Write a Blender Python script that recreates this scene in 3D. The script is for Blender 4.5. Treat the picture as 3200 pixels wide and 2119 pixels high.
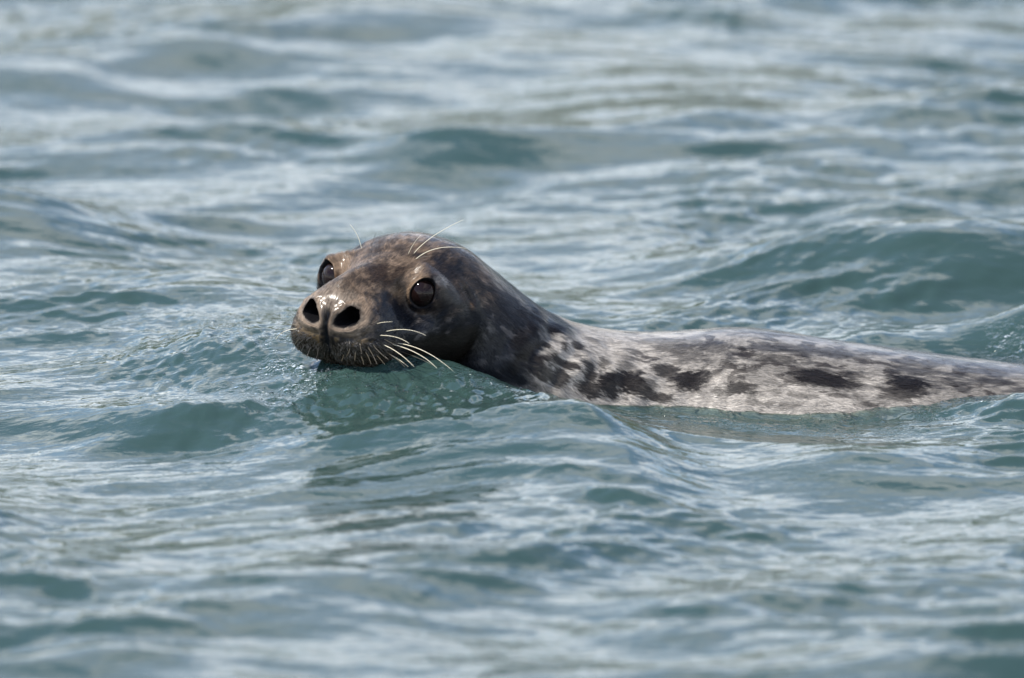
import bpy, math
import numpy as np
from mathutils import Vector, Matrix
from mathutils.bvhtree import BVHTree

R = math.radians
scene = bpy.context.scene
for o in list(bpy.data.objects):
    bpy.data.objects.remove(o)
col = scene.collection

# ------------------------------------------------------------------ camera
# 300 mm lens on an APS-C body, about 15.6 m from the seal, from a boat deck about 3 m up.
THETA = R(11.0); DIST = 15.6; ZC = 0.06
cam_d = bpy.data.cameras.new('camera')
cam_d.sensor_width = 23.6; cam_d.sensor_fit = 'HORIZONTAL'; cam_d.lens = 300.0
cam_d.clip_start = 0.5; cam_d.clip_end = 6000.0
cam_d.dof.use_dof = True; cam_d.dof.aperture_fstop = 2.8; cam_d.dof.focus_distance = DIST - 0.03
cam = bpy.data.objects.new('camera', cam_d); col.objects.link(cam)
CAM = np.array([0.0, -DIST*math.cos(THETA), ZC + DIST*math.sin(THETA)])
cam.location = CAM
cam.rotation_euler = (math.pi/2 - THETA, 0, 0)
scene.camera = cam
C_R = np.array([1.0, 0, 0]); C_F = np.array([0, math.cos(THETA), -math.sin(THETA)])
C_U = np.array([0, math.sin(THETA), math.cos(THETA)])
PXW, PXH = 3200.0, 2119.0
FOC = 300.0/23.6*PXW
def pix_dir(px, py):
    d = C_F + C_R*((px-PXW/2)/FOC) + C_U*((PXH/2-py)/FOC)
    return d/np.linalg.norm(d)
def pix_on_z(px, py, z=0.0):
    d = pix_dir(px, py); k = (z-CAM[2])/d[2]
    return CAM + d*k
def pix_on_y(px, py, y=0.0):
    d = pix_dir(px, py); k = (y-CAM[1])/d[1]
    return CAM + d*k

# ------------------------------------------------------------------ sky, sun, exposure
SUN_EL, SUN_AZ = 56.0, 262.0          # azimuth clockwise from +Y (north)
sun_dir = Vector((math.sin(R(SUN_AZ))*math.cos(R(SUN_EL)), math.cos(R(SUN_AZ))*math.cos(R(SUN_EL)), math.sin(R(SUN_EL))))
world = bpy.data.worlds.new('World'); scene.world = world; world.use_nodes = True
wn = world.node_tree; wn.nodes.clear()
def N(nt, t, **kw):
    n = nt.nodes.new(t)
    for k, v in kw.items(): setattr(n, k, v)
    return n
def setin(n, **kw):
    for k, v in kw.items(): n.inputs[k.replace('_', ' ')].default_value = v
w_out = N(wn, 'ShaderNodeOutputWorld'); w_bg = N(wn, 'ShaderNodeBackground')
sky = N(wn, 'ShaderNodeTexSky', sky_type='NISHITA')
sky.sun_disc = False; sky.sun_elevation = R(SUN_EL); sky.sun_rotation = R(SUN_AZ)
sky.air_density = 1.0; sky.dust_density = 0.0; sky.ozone_density = 4.0
tc = N(wn, 'ShaderNodeTexCoord'); sep = N(wn, 'ShaderNodeSeparateXYZ')
zz = N(wn, 'ShaderNodeMath', operation='MAXIMUM'); zz.inputs[1].default_value = 0.0
za = N(wn, 'ShaderNodeMath', operation='ADD'); za.inputs[1].default_value = 0.14
dx = N(wn, 'ShaderNodeMath', operation='DIVIDE'); dy = N(wn, 'ShaderNodeMath', operation='DIVIDE')
cmb = N(wn, 'ShaderNodeCombineXYZ')
cn = N(wn, 'ShaderNodeTexNoise'); setin(cn, Scale=1.15, Detail=7.0, Roughness=0.58, Distortion=0.35)
cr = N(wn, 'ShaderNodeValToRGB'); cr.color_ramp.elements[0].position = 0.43; cr.color_ramp.elements[1].position = 0.575
cr.color_ramp.elements[0].color = (0.04, 0.04, 0.04, 1); cr.color_ramp.elements[1].color = (0.95, 0.95, 0.95, 1)
cm = N(wn, 'ShaderNodeMix', data_type='RGBA'); cm.inputs['B'].default_value = (11.6, 11.4, 11.1, 1)
L = wn.links.new
L(tc.outputs['Generated'], sep.inputs[0]); L(sep.outputs['Z'], zz.inputs[0]); L(zz.outputs[0], za.inputs[0])
L(sep.outputs['X'], dx.inputs[0]); L(za.outputs[0], dx.inputs[1]); L(sep.outputs['Y'], dy.inputs[0]); L(za.outputs[0], dy.inputs[1])
L(dx.outputs[0], cmb.inputs['X']); L(dy.outputs[0], cmb.inputs['Y']); L(cmb.outputs[0], cn.inputs['Vector'])
cz = N(wn, 'ShaderNodeMath', operation='MULTIPLY_ADD'); cz.inputs[1].default_value = -.13; L(zz.outputs[0], cz.inputs[0]); L(cn.outputs['Fac'], cz.inputs[2])
L(cz.outputs[0], cr.inputs['Fac']); L(cr.outputs['Color'], cm.inputs['Factor'])
L(sky.outputs['Color'], cm.inputs['A']); L(cm.outputs['Result'], w_bg.inputs['Color'])
w_bg.inputs['Strength'].default_value = 0.15
L(w_bg.outputs[0], w_out.inputs['Surface'])

sun_d = bpy.data.lights.new('sun', 'SUN'); sun_d.energy = 5.0; sun_d.angle = R(0.53); sun_d.color = (1.0, 0.95, 0.87)
sun = bpy.data.objects.new('sun', sun_d); col.objects.link(sun)
sun.rotation_euler = (-sun_dir).to_track_quat('-Z', 'Y').to_euler(); sun.location = (-6, -4, 9)

vs = scene.view_settings
vs.view_transform = 'Standard'; vs.look = 'None'; vs.exposure = 0.84; vs.gamma = 1.0; vs.use_curve_mapping = False
scene.render.engine = 'CYCLES'
scene.cycles.use_denoising = True
scene.cycles.max_bounces = 6; scene.cycles.transparent_max_bounces = 8
scene.cycles.sample_clamp_indirect = 4.0

# ------------------------------------------------------------------ numeric helpers
def pchip(xk, yk, x):
    xk = np.asarray(xk, float); yk = np.asarray(yk, float)
    h = np.diff(xk); d = np.diff(yk)/h
    m = np.zeros_like(yk)
    for i in range(1, len(xk)-1):
        if d[i-1]*d[i] > 0:
            w1 = 2*h[i]+h[i-1]; w2 = h[i]+2*h[i-1]
            m[i] = (w1+w2)/(w1/d[i-1]+w2/d[i])
    m[0] = d[0]; m[-1] = d[-1]
    i = np.clip(np.searchsorted(xk, x)-1, 0, len(h)-1)
    t = (x-xk[i])/h[i]
    return ((2*t**3-3*t**2+1)*yk[i] + (t**3-2*t**2+t)*h[i]*m[i] + (-2*t**3+3*t**2)*yk[i+1] + (t**3-t**2)*h[i]*m[i+1])

def spline(xk, yk, x):                     # natural cubic spline (smoother than pchip)
    xk = np.asarray(xk, float); yk = np.asarray(yk, float); n = len(xk)
    h = np.diff(xk); A = np.zeros((n, n)); b = np.zeros(n)
    A[0, 0] = A[-1, -1] = 1
    for i in range(1, n-1):
        A[i, i-1] = h[i-1]; A[i, i] = 2*(h[i-1]+h[i]); A[i, i+1] = h[i]
        b[i] = 3*((yk[i+1]-yk[i])/h[i]-(yk[i]-yk[i-1])/h[i-1])
    c = np.linalg.solve(A, b)
    bb = np.diff(yk)/h - h*(2*c[:-1]+c[1:])/3; dd = np.diff(c)/(3*h)
    i = np.clip(np.searchsorted(xk, x)-1, 0, n-2); t = x-xk[i]
    return yk[i]+bb[i]*t+c[i]*t**2+dd[i]*t**3

def vnoise(p, seed=0):                     # 3D gradient-free value noise, p (...,3) -> 0..1
    pi = np.floor(p).astype(np.int64); f = p-pi; f = f*f*f*(f*(f*6-15)+10)
    def hsh(ix, iy, iz):
        h = (ix*374761393 + iy*668265263 + iz*2147483647 + seed*1274126177) & 0xffffffff
        h = ((h ^ (h >> 13))*1274126177) & 0xffffffff
        h = ((h ^ (h >> 16))*2246822519) & 0xffffffff
        return ((h ^ (h >> 15)) & 0xffffff)/float(0xffffff)
    r = 0
    for a in (0, 1):
        wx = f[..., 0] if a else 1-f[..., 0]
        for b in (0, 1):
            wy = f[..., 1] if b else 1-f[..., 1]
            for c in (0, 1):
                wz = f[..., 2] if c else 1-f[..., 2]
                r = r + wx*wy*wz*hsh(pi[..., 0]+a, pi[..., 1]+b, pi[..., 2]+c)
    return r
def fbm(p, octaves=4, seed=0, gain=0.5):
    s = 0; a = 1.0; tot = 0
    for k in range(octaves):
        s = s + a*vnoise(p*(2.03**k)+17.3*k, seed+k); tot += a; a *= gain
    return s/tot
def sstep(a, b, x):
    t = np.clip((x-a)/(b-a), 0, 1); return t*t*(3-2*t)
def gauss(d2, r): return np.exp(-d2/(r*r))

def grid_mesh(name, co, nu, nv, wrap_v=False):
    """co: (nu*nv,3) ; quads between rows u and columns v."""
    me = bpy.data.meshes.new(name)
    iu = np.arange(nu-1)[:, None]; vv = nv if wrap_v else nv-1
    iv = np.arange(vv)[None, :]
    a = iu*nv+iv; b = iu*nv+(iv+1) % nv; c = (iu+1)*nv+(iv+1) % nv; d = (iu+1)*nv+iv
    q = np.stack([a, b, c, d], -1).reshape(-1, 4).astype(np.int32)
    me.vertices.add(len(co)); me.vertices.foreach_set('co', co.astype(np.float32).ravel())
    me.loops.add(q.size); me.loops.foreach_set('vertex_index', q.ravel())
    me.polygons.add(len(q)); me.polygons.foreach_set('loop_start', np.arange(0, q.size, 4, dtype=np.int32))
    me.polygons.foreach_set('use_smooth', np.ones(len(q), dtype=bool))
    me.update(calc_edges=True)
    return me, q
def vnormals(co, q):
    p = co[q]; n = np.cross(p[:, 2]-p[:, 0], p[:, 3]-p[:, 1])
    out = np.zeros_like(co)
    for k in range(4): 
        for j in range(3): out[:, j] += np.bincount(q[:, k], n[:, j], len(co))
    return out/np.maximum(np.linalg.norm(out, axis=1, keepdims=True), 1e-12)

def new_mat(name):
    m = bpy.data.materials.new(name); m.use_nodes = True
    m.node_tree.nodes.clear(); return m, m.node_tree

# ------------------------------------------------------------------ the seal's frame (head)
YAW = R(30.0); ROLL = R(3.9)
NOSE = np.array([-0.2204, -0.12, 0.1066])
HF = np.array([-math.sin(YAW), -math.cos(YAW), 0.0])
HL0 = np.array([math.cos(YAW), -math.sin(YAW), 0.0]); HU0 = np.array([0, 0, 1.0])
HL = HL0*math.cos(ROLL) - HU0*math.sin(ROLL); HU = HU0*math.cos(ROLL) + HL0*math.sin(ROLL)
def head_pt(t, l, u): return NOSE - HF*t + HL*l + HU*u
def head_co(p):
    d = p-NOSE
    return -(d@HF), d@HL, d@HU

# profile of the head: distance behind the nose tip, half width, top, bottom, height of the widest level
T  = [0, .0015, .005, .012, .022, .035, .050, .070, .095, .120, .150, .180, .210, .240]
W  = [0, .017, .031, .043, .0525, .059, .061, .062, .068, .080, .0925, .100, .1040, .106]
UT = [-.010, .004, .015, .0265, .0350, .0415, .0455, .0495, .0535, .0590, .0655, .0690, .0680, .0620]
UB = [-.010, -.020, -.030, -.042, -.0515, -.0590, -.0640, -.0680, -.0720, -.0770, -.0830, -.0890, -.0940, -.0970]
UC = [-.010, -.010, -.011, -.013, -.016, -.0190, -.0200, -.0190, -.0160, -.0140, -.0140, -.0150, -.0160, -.0160]
EX = [2.0, 2.0, 1.95, 1.85, 1.75, 1.66, 1.60, 1.58, 1.64, 1.80, 1.95, 2.0, 2.0, 2.0]
SQ = np.sqrt(np.array(T))
# neck and trunk: arc length, centre, half width, top, bottom
SB = [.31, .39, .48, .60, .75, .95, 1.20, 1.60, 1.90]
CB = [(-.050, .100, .051), (.008, .120, -.010), (.085, .140, -.066), (.20, .158, -.120), (.345, .150, -.148), (.545, .150, -.175), (.79, .155, -.21), (1.18, .20, -.27), (1.47, .25, -.30)]
WB = [.118, .134, .150, .170, .186, .190, .180, .105, .012]
TB = [.074, .090, .119, .168, .180, .179, .172, .085, .010]
BB = [.110, .125, .142, .160, .185, .190, .178, .090, .010]

def build_body():
    th = np.concatenate([np.linspace(0, .24, 20)])
    q = np.linspace(0, math.sqrt(.24), 330)
    s_head = q**2
    # even the spacing: at most 1 mm apart
    s1 = np.arange(0.036, .24, .00095); s_head = np.concatenate([s_head[s_head < .036], s1])
    s_body = np.arange(.24, 1.0, .0015); s_tail = np.linspace(1.0, 1.9, 70)
    s = np.concatenate([s_head, s_body, s_tail])
    ns = len(s)
    # angles: 0 = top, + = the seal's left (towards the camera); dense on the seen side
    base = np.linspace(0, 1, 760, endpoint=False)
    dens = lambda a: 1.0 + 2.6*np.exp(-((a-0.75)/1.25)**2) + 0.6*np.exp(-((a+1.1)/.8)**2)
    aa = np.linspace(-math.pi, math.pi, 4001); cdf = np.concatenate([[0], np.cumsum((dens(aa[1:])+dens(aa[:-1]))/2)]); cdf /= cdf[-1]
    ang = np.interp(base, cdf, aa)
    na = len(ang)
    sh = np.minimum(s, .24)
    hw = pchip(SQ, W, np.sqrt(sh)); ut = pchip(SQ, UT, np.sqrt(sh)); ub = pchip(SQ, UB, np.sqrt(sh)); uc = pchip(SQ, UC, np.sqrt(sh)); ex = pchip(SQ, EX, np.sqrt(sh))
    # centre line: head axis then the trunk (natural spline through both, for smoothness)
    hk = [.0, .04, .08, .12, .16]
    hc = np.array([head_pt(t, 0, float(pchip(SQ, UC, np.array([math.sqrt(t)]))[0])) for t in hk])
    sk = np.array(hk+[.24]+SB); ck = np.vstack([hc, np.array([(-.098, .076, .090)]), np.array(CB)])
    cen = np.stack([spline(sk, ck[:, j], s) for j in range(3)], 1)
    for j in range(3):                                   # exact on the muzzle
        e = head_pt(0, 0, 0)[j] - HF[j]*s + HU[j]*uc
        k = sstep(.10, .20, s); cen[:, j] = e*(1-k)+cen[:, j]*k
    skw = np.array([.18, .21, .24]+SB)
    iw = np.array(W)[-3:].tolist(); it = (np.array(UT)-np.array(UC))[-3:].tolist(); ib = (np.array(UC)-np.array(UB))[-3:].tolist()
    k = sstep(.20, .24, s)
    w = np.where(s < .2, hw, hw*(1-k)+spline(skw, np.array(iw+WB), s)*k)
    tp = np.where(s < .2, ut-uc, (ut-uc)*(1-k)+spline(skw, np.array(it+TB), s)*k)
    bt = np.where(s < .2, uc-ub, (uc-ub)*(1-k)+spline(skw, np.array(ib+BB), s)*k)
    w = np.maximum(w, 0); tp = np.maximum(tp, 0); bt = np.maximum(bt, 0)
    tan = np.gradient(cen, s, axis=0); tan /= np.linalg.norm(tan, axis=1, keepdims=True)
    kk = sstep(.10, .24, s)[:, None]
    tan = (-HF)[None]*(1-kk) + tan*kk; tan /= np.linalg.norm(tan, axis=1, keepdims=True)
    up0 = HU[None]*(1-sstep(.15, .4, s)[:, None]) + np.array([[0, 0, 1.0]])*sstep(.15, .4, s)[:, None]
    side = np.cross(tan, up0)          # left of the seal: back-tangent x up
    side /= np.linalg.norm(side, axis=1, keepdims=True)
    upv = np.cross(side, tan)
    ca = np.cos(ang)[None, :]; sa = np.sin(ang)[None, :]
    e = np.where(ca > 0, (2.0/ex)[:, None], 2.0/2.25)
    x = w[:, None]*np.sign(sa)*np.abs(sa)**e
    z = np.where(ca > 0, tp[:, None], bt[:, None])*np.sign(ca)*np.abs(ca)**e
    co = cen[:, None, :] + side[:, None, :]*x[..., None] + upv[:, None, :]*z[..., None]
    co = co.reshape(-1, 3)
    S = np.repeat(s, na); A = np.tile(ang, ns)
    return co, S, A, ns, na

co, S, A, NS, NA = build_body()
SIDE_OK = None
me_body, quads = grid_mesh('body', co, NS, NA, wrap_v=True)
nrm = vnormals(co, quads)
ctr = co.reshape(NS, NA, 3).mean(1).repeat(NA, 0)
FLIP = np.mean(np.sum(nrm*(co-ctr), 1)) < 0
if FLIP: nrm = -nrm
# tip row: all vertices coincide
nrm[:NA] = HF

# ---------------------------------------------------------------- sculpting in head coordinates
t, l, u = head_co(co)
al = np.abs(l)
headm = 1-sstep(.24, .34, S)
EYE = (.1125, .0655, .0250)
EYES = {}
def d2(c, sc=(1, 1, 1)): return ((t-c[0])*sc[0])**2 + ((al-c[1])*sc[1])**2 + ((u-c[2])*sc[2])**2
disp = np.zeros(len(co))
disp += .0085*gauss(d2((.028, .046, -.036)), .026)          # whisker pads
disp += .0030*gauss(d2((.060, .052, -.036)), .034)
disp += .0040*gauss(d2(EYE), .030)                          # orbit
disp += .0080*gauss(d2((.134, .084, .012)), .022)
disp += .0045*gauss(d2((.128, .056, .050)), .016)           # brow
disp -= .0045*gauss(d2((.090, .046, .036)), .017)           # hollow before the eye
disp -= .0010*gauss(d2((.088, .066, -.004)), .020)
disp += .0050*gauss(d2((.165, .098, -.040)), .040)          # cheek
disp -= .0025*gauss(d2((.135, .000, .064), (1, 1, 1)), .018)
disp += .0020*gauss(d2((.060, .000, .049), (.5, 1, 1)), .012)
disp += .0025*gauss(d2((.012, .030, .026)), .012)           # top of the nose pad
disp *= headm
co = co + nrm*disp[:, None]
if FLIP: pass
nrm = vnormals(co, quads); nrm = -nrm if FLIP else nrm; nrm[:NA] = HF
# the inside of the bent neck: relax the hide along the body so that cheek, throat and shoulder run together
cg = co.reshape(NS, NA, 3).copy(); sg_ = S.reshape(NS, NA)[:, 0]; ag_ = A[:NA]
rows = np.nonzero((sg_ > .12) & (sg_ < .60))[0]; sr = sg_[rows]
for sig in (.040, .055):
    wgt = np.exp(-((sr[:, None]-sr[None, :])/sig)**2)*np.gradient(sr)[None, :]; wgt /= wgt.sum(1, keepdims=True)
    sm = np.einsum('ij,jkc->ikc', wgt, cg[rows])
    mk = (sstep(.15, .25, sr)*sstep(.52, .42, sr))[:, None]*(sstep(.35, 1.1, ag_)*sstep(3.1, 2.7, ag_))[None, :]
    cg[rows] = cg[rows]*(1-mk[..., None]) + sm*mk[..., None]
co = cg.reshape(-1, 3)
nrm = vnormals(co, quads); nrm = -nrm if FLIP else nrm; nrm[:NA] = HF
t, l, u = head_co(co); al = np.abs(l)

# nostrils : tilted drops on the blunt front of the nose
NC = (.0235, .0045); na_ = R(33)
e1 = (al-NC[0])*math.cos(na_) + (u-NC[1])*math.sin(na_)
e2 = -(al-NC[0])*math.sin(na_) + (u-NC[1])*math.cos(na_)
front = (1-sstep(.028, .045, t))*headm
nr = ((np.abs(e1)/.0146)**2.4 + (np.abs(e2)/np.clip(.0104+.22*e1, .0055, .017))**2.4)**(1/2.4) + (fbm(co*160, 2, 13)-.5)*.22
# the raised rim
disp = front*(.0026*np.exp(-((nr-1.5)/.50)**2)*sstep(.030, .008, u))
# groove of the septum and the lip
disp -= front*.0026*np.exp(-(al/.0046)**2)*sstep(.018, .008, u)*sstep(-.062, -.05, u)
disp += front*.0016*np.exp(-((al-.0065)/.004)**2)*sstep(.020, .010, u)*sstep(-.050, -.02, u)
# crease between the nose pad and the whisker pad
disp -= front*.0014*np.exp(-((u+.0195-.25*(al-.024)**2/.024)/.0035)**2)*sstep(.006, .014, al)*sstep(.056, .045, al)
# ear opening
dE = np.sqrt(((t-.172)/.0042)**2 + ((u-.017+(t-.172)*.8)/.0085)**2)*1.0 + 10*(l < 0)*0
disp -= .0045*np.exp(-dE**2)*(al > .06)*headm
disp += .0012*np.exp(-((dE-1.9)/.7)**2)*(al > .06)*headm
co = co + nrm*disp[:, None]
depth = .040*sstep(1.0, .74, nr)*front
co = co - HF[None]*depth[:, None] + HU[None]*(depth*.12)[:, None]
t2, l2, u2 = head_co(co)

# eyes: opening pressed in, lids raised
lid_r = {}
eye_rad = .0205
nrm2 = vnormals(co, quads); nrm2 = -nrm2 if FLIP else nrm2; nrm2[:NA] = HF
eye_info = []
for sgn in (1, -1):
    p0 = head_pt(EYE[0], sgn*EYE[1], EYE[2])
    i0 = np.argmin(np.sum((co-p0)**2, 1))
    n0 = nrm2[np.sum((co-co[i0])**2, 1) < .022**2].mean(0); n0 /= np.linalg.norm(n0)
    # eyes look a little more forward and up than the skin they sit in
    n0 = .88*HF + sgn*.42*HL + .22*HU; n0 /= np.linalg.norm(n0)
    eye_info.append((co[i0].copy(), n0, sgn))
EYE_R = np.full(len(co), 9.0)
for p0, n0, sgn in eye_info:
    a1 = -HF - n0*np.dot(-HF, n0); a1 /= np.linalg.norm(a1)      # towards the back of the head
    a2 = np.cross(n0, a1); a2 = a2 if a2 @ HU > 0 else -a2
    d = co-p0; x = d@a1; y = d@a2; h = d@n0
    near = (np.abs(h) < .03) & (x*x+y*y < .06**2)
    yy = y - .22*x                                              # opening droops towards the nose
    r = np.sqrt((x/.0156)**2 + (yy/np.where(yy > 0, .0134, .0154))**2)
    r = np.where(near, r, 9.0); EYE_R = np.minimum(EYE_R, r)
    # the orbit turns its face forward: the hide round the opening lies in a shallow dome facing n0
    hd = -(x*x+y*y)/(2*np.where(x > 0, .030+.040*sstep(0, .012, x), .030))
    co = co + n0[None]*(np.where(near, (hd-h)*sstep(3.0, 1.25, r), 0))[:, None]
    dz = -.011*sstep(1.02, .80, r) + .0030*np.exp(-((r-1.16)/.16)**2) - .0012*np.exp(-((r-1.62)/.22)**2)
    dz += .0028*np.exp(-((r-1.22)/.22)**2)*sstep(.1, .8, yy/.016)
    dz += .0042*np.exp(-((r-1.50)/.30)**2)*sstep(0, .010, x)
    dz = np.where(near, dz, 0)
    co = co + n0[None]*dz[:, None]
# relax the hide round the orbits, beyond the lids
mk = (sstep(1.45, 1.9, EYE_R)*sstep(4.6, 3.4, EYE_R)).reshape(NS, NA, 1)
r0 = np.nonzero(mk.max(axis=(1, 2)) > 0)[0]; ra, rb = r0[0]-2, r0[-1]+3
cg = co.reshape(NS, NA, 3)[ra:rb].copy(); mk = mk[ra:rb]*.9
for _ in range(70):
    av = cg.copy(); av[1:-1] = .25*(cg[2:]+cg[:-2]) + .25*(np.roll(cg, 1, 1)+np.roll(cg, -1, 1))[1:-1]
    cg = cg*(1-mk)+av*mk
c3 = co.reshape(NS, NA, 3).copy(); c3[ra:rb] = cg; co = c3.reshape(-1, 3)
# skin folds on the inside of the bent neck and gentle unevenness of the hide
nn = fbm(np.stack([S*9, A*2.2, A*0], 1), 3, 5)-.5
fold = sstep(.27, .34, S)*sstep(.60, .46, S)*sstep(.1, .7, A)*sstep(2.6, 1.9, A)
co = co + nrm2*(fold*(.0022*np.sin((S+.02*A+.03*nn)*150)*sstep(.3, .62, vnoise(np.stack([S*14, A*3, A*0], 1), 8)) + .010*nn*sstep(.24, .40, S)))[:, None]
wob = fbm(co*38.0, 3, 11)-.5
co = co + nrm2*(wob*.0016*(1-sstep(1.8, 1.2, EYE_R)*.8)*sstep(.0, .02, S))[:, None]

rough = fbm(co*170.0, 3, 14)-.5
mz = sstep(.085, .05, S)*sstep(.01, -.02, u2)*.0032 + front*np.exp(-((nr-1.45)/.5)**2)*.0022
co = co + nrm2*(rough*mz*sstep(.0, .012, S))[:, None]
me_body.vertices.foreach_set('co', co.astype(np.float32).ravel())
if FLIP: me_body.flip_normals()
me_body.update()
tris = quads[::1]
BVH = BVHTree.FromPolygons([tuple(c) for c in co[::1].tolist()], quads.tolist())
def hit_seal(px, py):
    loc, n, i, d = BVH.ray_cast(Vector(CAM), Vector(pix_dir(px, py)))
    return (np.array(loc), np.array(n)) if loc is not None else (None, None)

# ---------------------------------------------------------------- colouring of the coat (vertex colours)
def lin(c):
    c = np.array(c, float)/255.0
    return np.where(c <= .04045, c/12.92, ((c+.055)/1.055)**2.4)
LIGHT = np.array([.29, .262, .230]); DARK = np.array([.0048, .0034, .0030]); TAN = np.array([.135, .094, .064]); BROWN = np.array([.055, .034, .023])
CHAR = np.array([.0058, .0070, .0105]); GREY = np.array([.115, .107, .105]); BLACK = np.array([.006, .006, .007]); OLIVE = np.array([.060, .042, .022])  # skylit shade of the neck and near face is put into CHAR's blue
rad = np.linalg.norm(co-co.reshape(NS, NA, 3).mean(1).repeat(NA, 0), axis=1)
# arc coordinate that follows the hair: along the body and around it
UVs = np.stack([S, A*np.clip(pchip([0, .03, .1, .24, .5, .9, 2.0], [.03, .055, .075, .1, .15, .19, .19], S), .01, 1)], 1)
def hair_noise(fx, fy, o, seed): return fbm(np.stack([UVs[:, 0]*fx, UVs[:, 1]*fy, UVs[:, 0]*0+seed*3.1], 1), o, seed)
n_big = hair_noise(14, 18, 4, 21); n_mid = hair_noise(60, 95, 4, 22); n_fine = hair_noise(170, 420, 3, 23)
n_iso = fbm(co*120, 4, 24)
C = np.zeros((len(co), 3))
def mixc(C, c, f): return C*(1-f[:, None]) + np.asarray(c)[None]*f[:, None]
# trunk: pale grey, darker saddle along the back
C[:] = LIGHT
C *= (0.80+.20*n_mid+.25*(n_fine-.5))[:, None]
n_str = hair_noise(26, 150, 4, 27); n_pat = hair_noise(22, 44, 3, 28)
saddle = sstep(.74, .40, np.abs(A-.06) + (n_str-.5)*.5 + (n_pat-.5)*1.1)*sstep(.50, .60, S+(n_pat-.5)*.1)
C = mixc(C, GREY*.30, saddle*(.45+.5*sstep(.42, .58, n_pat)))
# far side of the trunk is darker and mottled
C = mixc(C, GREY*.55, sstep(.1, -.5, A+(n_mid-.5)*.5)*sstep(.4, .6, S)*.8)
# head and neck: charcoal coat, with the blue shade on the neck painted in
neckm = sstep(.385, .345, S + (n_big-.5)*.10 + (n_mid-.5)*.05 - .02*np.cos(A))
C = mixc(C, CHAR*1.0+.04*GREY, neckm)
lightspeck = sstep(.56, .70, n_mid*.6+n_iso*.4)
C = mixc(C, GREY*.9, lightspeck*neckm*.65)
t, l, u = t2, l2, u2; al = np.abs(l)
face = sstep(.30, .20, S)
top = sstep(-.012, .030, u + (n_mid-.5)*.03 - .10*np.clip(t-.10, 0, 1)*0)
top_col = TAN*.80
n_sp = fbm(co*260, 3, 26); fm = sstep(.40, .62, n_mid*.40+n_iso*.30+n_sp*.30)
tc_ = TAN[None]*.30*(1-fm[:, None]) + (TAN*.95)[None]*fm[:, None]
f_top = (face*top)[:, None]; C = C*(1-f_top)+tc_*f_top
# dark brown mask on the bridge and before the near eye
def blot(tt, ll, uu, r, seed=0, aniso=(1, 1, 1), both=True, edge=.35, amt=.9):
    a = al if both else l
    q = np.sqrt(((t-tt)*aniso[0])**2+((a-ll)*aniso[1])**2+((u-uu)*aniso[2])**2)/r
    return sstep(1+edge, 1-edge, q+(n_mid-.5)*1.1+(n_iso-.5)*.7)*amt*face
C = mixc(C, BROWN*.42, blot(.082, .022, .044, .020, both=False, amt=.85))
C = mixc(C, BROWN*.40, blot(.105, .040, .046, .018, both=False, amt=.75))
C = mixc(C, BROWN*.55, blot(.150, .060, .055, .030, both=False, amt=.6))
C = mixc(C, CHAR*.9, blot(.075, .058, .000, .030, amt=.85))
C = mixc(C, CHAR*1.1, blot(.16, .09, .03, .045, amt=.75))
C = mixc(C, CHAR*1.0, blot(.20, .06, .06, .040, amt=.55))
C = mixc(C, CHAR*1.2, blot(.048, .056, .002, .024, amt=.85)); C = mixc(C, CHAR*1.4, blot(.066, .050, .018, .018, amt=.75))
C = mixc(C, TAN*1.15, blot(.112, .055, .043, .015, amt=.85))
C = mixc(C, TAN*np.array([1.1, .85, .65]), blot(.094, .058, .033, .010, amt=.7))
C = mixc(C, GREY*1.2, blot(.142, .075, .036, .008, amt=.6))
# cheek: near-black patch
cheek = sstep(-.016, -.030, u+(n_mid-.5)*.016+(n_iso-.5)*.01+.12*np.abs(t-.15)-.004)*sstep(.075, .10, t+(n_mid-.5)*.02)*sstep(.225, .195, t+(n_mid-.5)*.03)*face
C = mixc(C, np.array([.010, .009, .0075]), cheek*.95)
# muzzle
C = mixc(C, CHAR*.8, face*sstep(.075, .055, t)*sstep(.004, -.014, u+(n_mid-.5)*.02)*.9)
C = mixc(C, OLIVE*1.05, face*sstep(.040, .022, t)*sstep(-.008, -.018, u)*sstep(-.052, -.026, u+(n_iso-.5)*.02)*sstep(.46, .62, n_iso*.6+n_mid*.4+.10*(l < .005)))
C = mixc(C, OLIVE*.16, face*sstep(.075, .04, t)*sstep(-.016, -.034, u+(n_iso-.5)*.03)*.95)
nose_lt = face*sstep(.036, .014, t+(n_mid-.5)*.01+.45*np.clip(al-.036, 0, 1))*sstep(-.022, -.012, u)
C = mixc(C, np.array([.125, .098, .075]), nose_lt*(.35+.65*sstep(.30, .60, n_sp*.5+n_iso*.5)))
t_, l_, u_ = head_co(co)
sept = face*sstep(.020, .012, t)*np.exp(-(l/.0058)**2)*sstep(.016, .006, u)
C = mixc(C, CHAR*.55, sept)
C = mixc(C, BLACK, face*front*sstep(1.14, .96, nr))
C = mixc(C, TAN*1.35, face*front*np.exp(-((nr-1.36)/.18)**2)*.45)
# eyelids and the pale ring round them
C = mixc(C, TAN*1.0+.02, np.exp(-((EYE_R-1.62)/.22)**2)*.10)
C = mixc(C, BLACK*1.2, sstep(1.24, 1.09, EYE_R+(n_iso-.5)*.10))
C = mixc(C, BLACK*2, np.exp(-dE**2*.8)*(al > .06)*face*.9)
C = mixc(C, TAN*np.array([1.6, 1.2, .7]), np.exp(-(((t-.1715)/.003)**2+((u-.006)/.004)**2))*(l > .06)*face*.8)

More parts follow.
